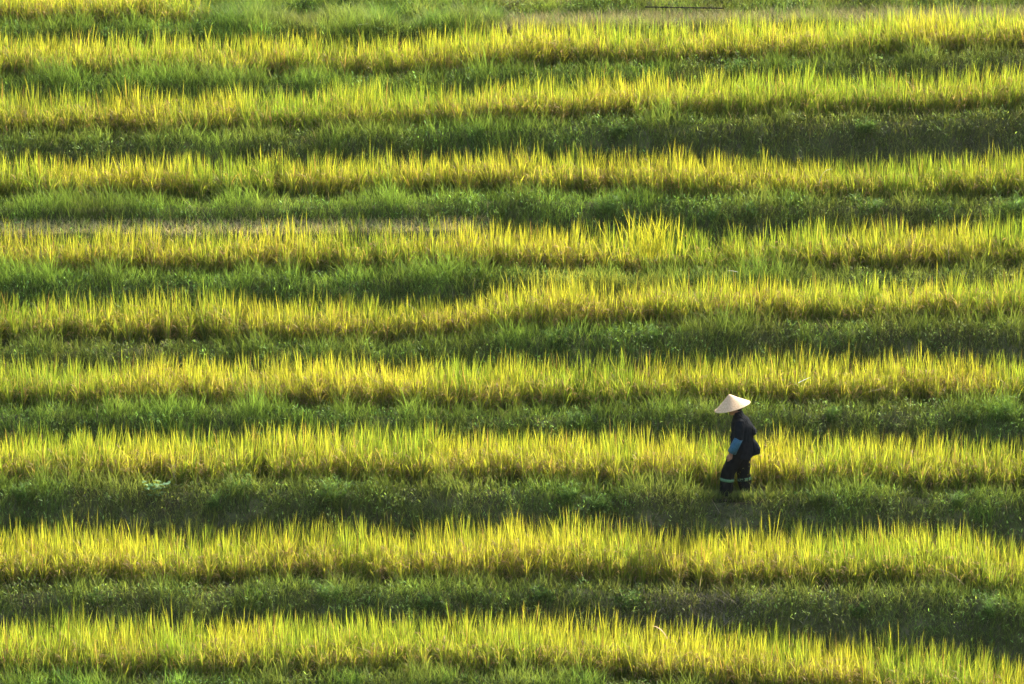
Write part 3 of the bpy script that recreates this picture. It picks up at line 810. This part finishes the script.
# wide cuffs
for el, wr in ((elN, wrN), (elF, wrF)):
    a = Vector(el)*1.05+Vector(wr)*-.05; b = Vector(el)*.10+Vector(wr)*.90
    d = (b-a).normalized(); u = d.cross(Vector((0, 1, 0))).normalized(); v = u.cross(d)
    n = 24; V = []; F = []
    prof = [(0, .076), (.3, .078), (.6, .080), (1, .083), (1, .075), (.6, .072), (.3, .070), (0, .068)]
    for t, r_ in prof:
        c = a+(b-a)*t
        for j in range(n):
            q = 2*math.pi*j/n; rr = r_*(1+.03*math.sin(3*q+t*2)); V.append(c+u*math.cos(q)*rr*.84+v*math.sin(q)*rr*.95)
    m = len(prof)
    for i in range(m):
        for j in range(n): F.append((i*n+j, i*n+(j+1) % n, ((i+1) % m)*n+(j+1) % n, ((i+1) % m)*n+j))
    mesh_obj('cuff', V, F, M_cuff, person, True)
# trousers: wide, to the ankles
tr = [ring_loft([((.11, 0, .72), (.14, 0, 0), (0, .165, 0)), ((.115, 0, .82), (.14, 0, 0), (0, .17, 0)), ((.10, 0, .95), (.11, 0, 0), (0, .15, 0))], 24)]
LEG = []
for hip, kn, an, s in ((hipN, knN, anN, -1), (hipF, knF, anF, 1)):
    mid = tuple(a*.5+b*.5 for a, b in zip(hip, kn)); low = tuple(a*.45+b*.55 for a, b in zip(kn, an)); an2 = (an[0]+.005, an[1], an[2]+.035)
    path = [(hip[0], hip[1], hip[2]), (mid[0], mid[1], mid[2]), (kn[0], kn[1], kn[2]), (low[0], low[1], low[2]), an2]
    tr.append(limb(path, [.112, .108, .104, .098, .092])); LEG.append(path)
union('trousers', tr, M_trou, person, .010, 3, wob=.008)
for path, zb in zip(LEG, (.37, .34)):
    a, b = (Vector(path[2]), Vector(path[3])) if zb < path[2][2] else (Vector(path[1]), Vector(path[2]))
    t = (a.z-zb)/(a.z-b.z); c = a+(b-a)*t; d = (b-a).normalized(); u = d.cross(Vector((0, 1, 0))).normalized(); v = u.cross(d)
    n = 28; V = []; F = []
    for h_, r_ in ((-.022, .108), (.022, .108), (.022, .097), (-.022, .097)):
        for j in range(n):
            q = 2*math.pi*j/n; V.append(c+d*h_+u*math.cos(q)*r_+v*math.sin(q)*r_)
    for i in range(4):
        for j in range(n): F.append((i*n+j, i*n+(j+1) % n, ((i+1) % 4)*n+(j+1) % n, ((i+1) % 4)*n+j))
    mesh_obj('trouser_band', V, F, M_teal, person, True)
# shoes
for an, toe in ((anN, (-.32, -.11, .035)), (anF, (.02, .11, .03))):
    v_ = limb([(an[0]+.045, an[1], .04), (an[0]-.01, an[1], .055), (an[0]-.10, an[1], .044), toe], [.040, .050, .046, .034])
    union('shoe', [v_], M_shoe, person, .008, 2)
# conical hat
hb = Vector((-.03, 0, 1.478)); hr = Matrix.Rotation(R(-15.5), 3, 'Y')
hat = []
nseg = 48; V = []; F = []
prof = [(0.0, .203), (.012, .199), (.05, .170), (.13, .110), (.21, .052), (.285, .002), (.292, -.004), (.286, -.008), (.21, .043), (.13, .101), (.05, .160), (0, .190)]
for r_, z_ in prof:
    for j in range(nseg):
        q = 2*math.pi*j/nseg; rr = r_*(1+.012*math.sin(6*q)); V.append(Vector((rr*math.cos(q), rr*math.sin(q), z_+(.004*math.sin(2*q+1) if r_ > .2 else 0))))
for i in range(len(prof)-1):
    for j in range(nseg): F.append((i*nseg+j, i*nseg+(j+1) % nseg, (i+1)*nseg+(j+1) % nseg, (i+1)*nseg+j))
ho = mesh_obj('conical_hat', V, F, hat_mat(), person, True)
ho.location = hb; ho.scale = (.95, .95, .97); ho.rotation_euler = (0, R(-15.5), 0)
# rim binding, chin ribbon
V, F = [], []
path = [Vector((.290*math.cos(q), .290*math.sin(q), -.003)) for q in np.linspace(0, 2*math.pi, 49)]
V, F = tube(path, .0055, 8, cap=False)
rb = mesh_obj('rim', V, F, noise_mat('bamboo rim', [(.3, (.45, .32, .18)), (.7, (.62, .48, .30))], scale=20), ho, True)

# shoulder bag hanging at the back hip: its own thing
bag = empty('shoulder_bag', (PX+.30, .14, PZ+.70)); tag(bag, 'dark cloth bag bulging behind the back of the walking person', 'bag')
union('pouch', [ring_loft([((-.03, 0, .02), (.03, 0, 0), (0, .06, 0)), ((.02, 0, .05), (.075, 0, 0), (0, .09, 0)), ((.03, 0, .13), (.072, 0, 0), (0, .095, 0)), ((-.01, 0, .22), (.045, 0, .01), (0, .08, 0)), ((-.03, 0, .27), (.025, 0, .01), (0, .06, 0))], 22)], M_bag, bag, .008, 3, wob=.006)
union('rolled_cloth', [ring_loft([((-.03, 0, .33), (.02, 0, 0), (0, .06, 0)), ((-.01, 0, .37), (.05, 0, -.015), (0, .10, 0)), ((-.02, 0, .44), (.045, 0, -.01), (0, .10, 0)), ((-.055, 0, .51), (.02, 0, 0), (0, .06, 0))], 22)], M_bag, bag, .008, 3, wob=.005)
V, F = tube([(-.03, -.07, .22), (-.02, -.08, .34), (-.06, -.11, .50), (-.16, -.13, .60), (-.24, -.12, .61)], .010, 8); mesh_obj('strap', V, F, M_bag, bag, True)

# ------------------------------------------------------------------ light
SUN_EL, SUN_AZ = R(40), R(37)            # azimuth from +y (behind the hill) towards +x
sd = bpy.data.lights.new('sun', 'SUN'); sd.energy = 4.5; sd.angle = R(.5); sd.color = (1, .90, .74)
sun = bpy.data.objects.new('sun', sd); col.objects.link(sun)
dv = Vector((math.sin(SUN_AZ)*math.cos(SUN_EL), math.cos(SUN_AZ)*math.cos(SUN_EL), math.sin(SUN_EL)))
sun.rotation_euler = dv.to_track_quat('Z', 'Y').to_euler(); sun.location = dv*60
# thin bright haze in the air
def haze_box(x0, x1, y0, y1, z0, z1, dens):
    V = [(x, y, z) for z in (z0, z1) for y in (y0, y1) for x in (x0, x1)]
    F = [(0, 2, 3, 1), (4, 5, 7, 6), (0, 1, 5, 4), (2, 6, 7, 3), (0, 4, 6, 2), (1, 3, 7, 5)]
    m, nt, out = new_mat('haze'); pv = nt.nodes.new('ShaderNodeVolumePrincipled')
    pv.inputs['Color'].default_value = (.95, .95, .85, 1); pv.inputs['Density'].default_value = dens; pv.inputs['Anisotropy'].default_value = .2
    nt.links.new(pv.outputs[0], out.inputs['Volume'])
    o = mesh_obj('haze', V, F, m); tag(o, 'thin bright haze filling the air over the terraces', 'haze', kind='stuff')
allz = [v.co.z for v in bpy.data.objects['terraced_ground'].data.vertices]
haze_box(-75, 75, CY-6, 60, min(allz)-1, max(max(allz), CZ)+3, .000045)
w = bpy.data.worlds.new('World'); scene.world = w; w.use_nodes = True
nt = w.node_tree; sky = nt.nodes.new('ShaderNodeTexSky'); sky.sky_type = 'NISHITA'; sky.sun_disc = False
sky.sun_elevation = SUN_EL; sky.sun_rotation = SUN_AZ; sky.air_density = 1.0; sky.dust_density = 4
nt.links.new(sky.outputs[0], nt.nodes['Background'].inputs[0]); nt.nodes['Background'].inputs[1].default_value = .15

scene.view_settings.view_transform = 'Standard'; scene.view_settings.look = 'None'
scene.view_settings.exposure = 1.6; scene.view_settings.gamma = 1
scene.cycles.max_bounces = 8; scene.cycles.diffuse_bounces = 4; scene.cycles.transmission_bounces = 4
scene.cycles.filter_width = 1.5
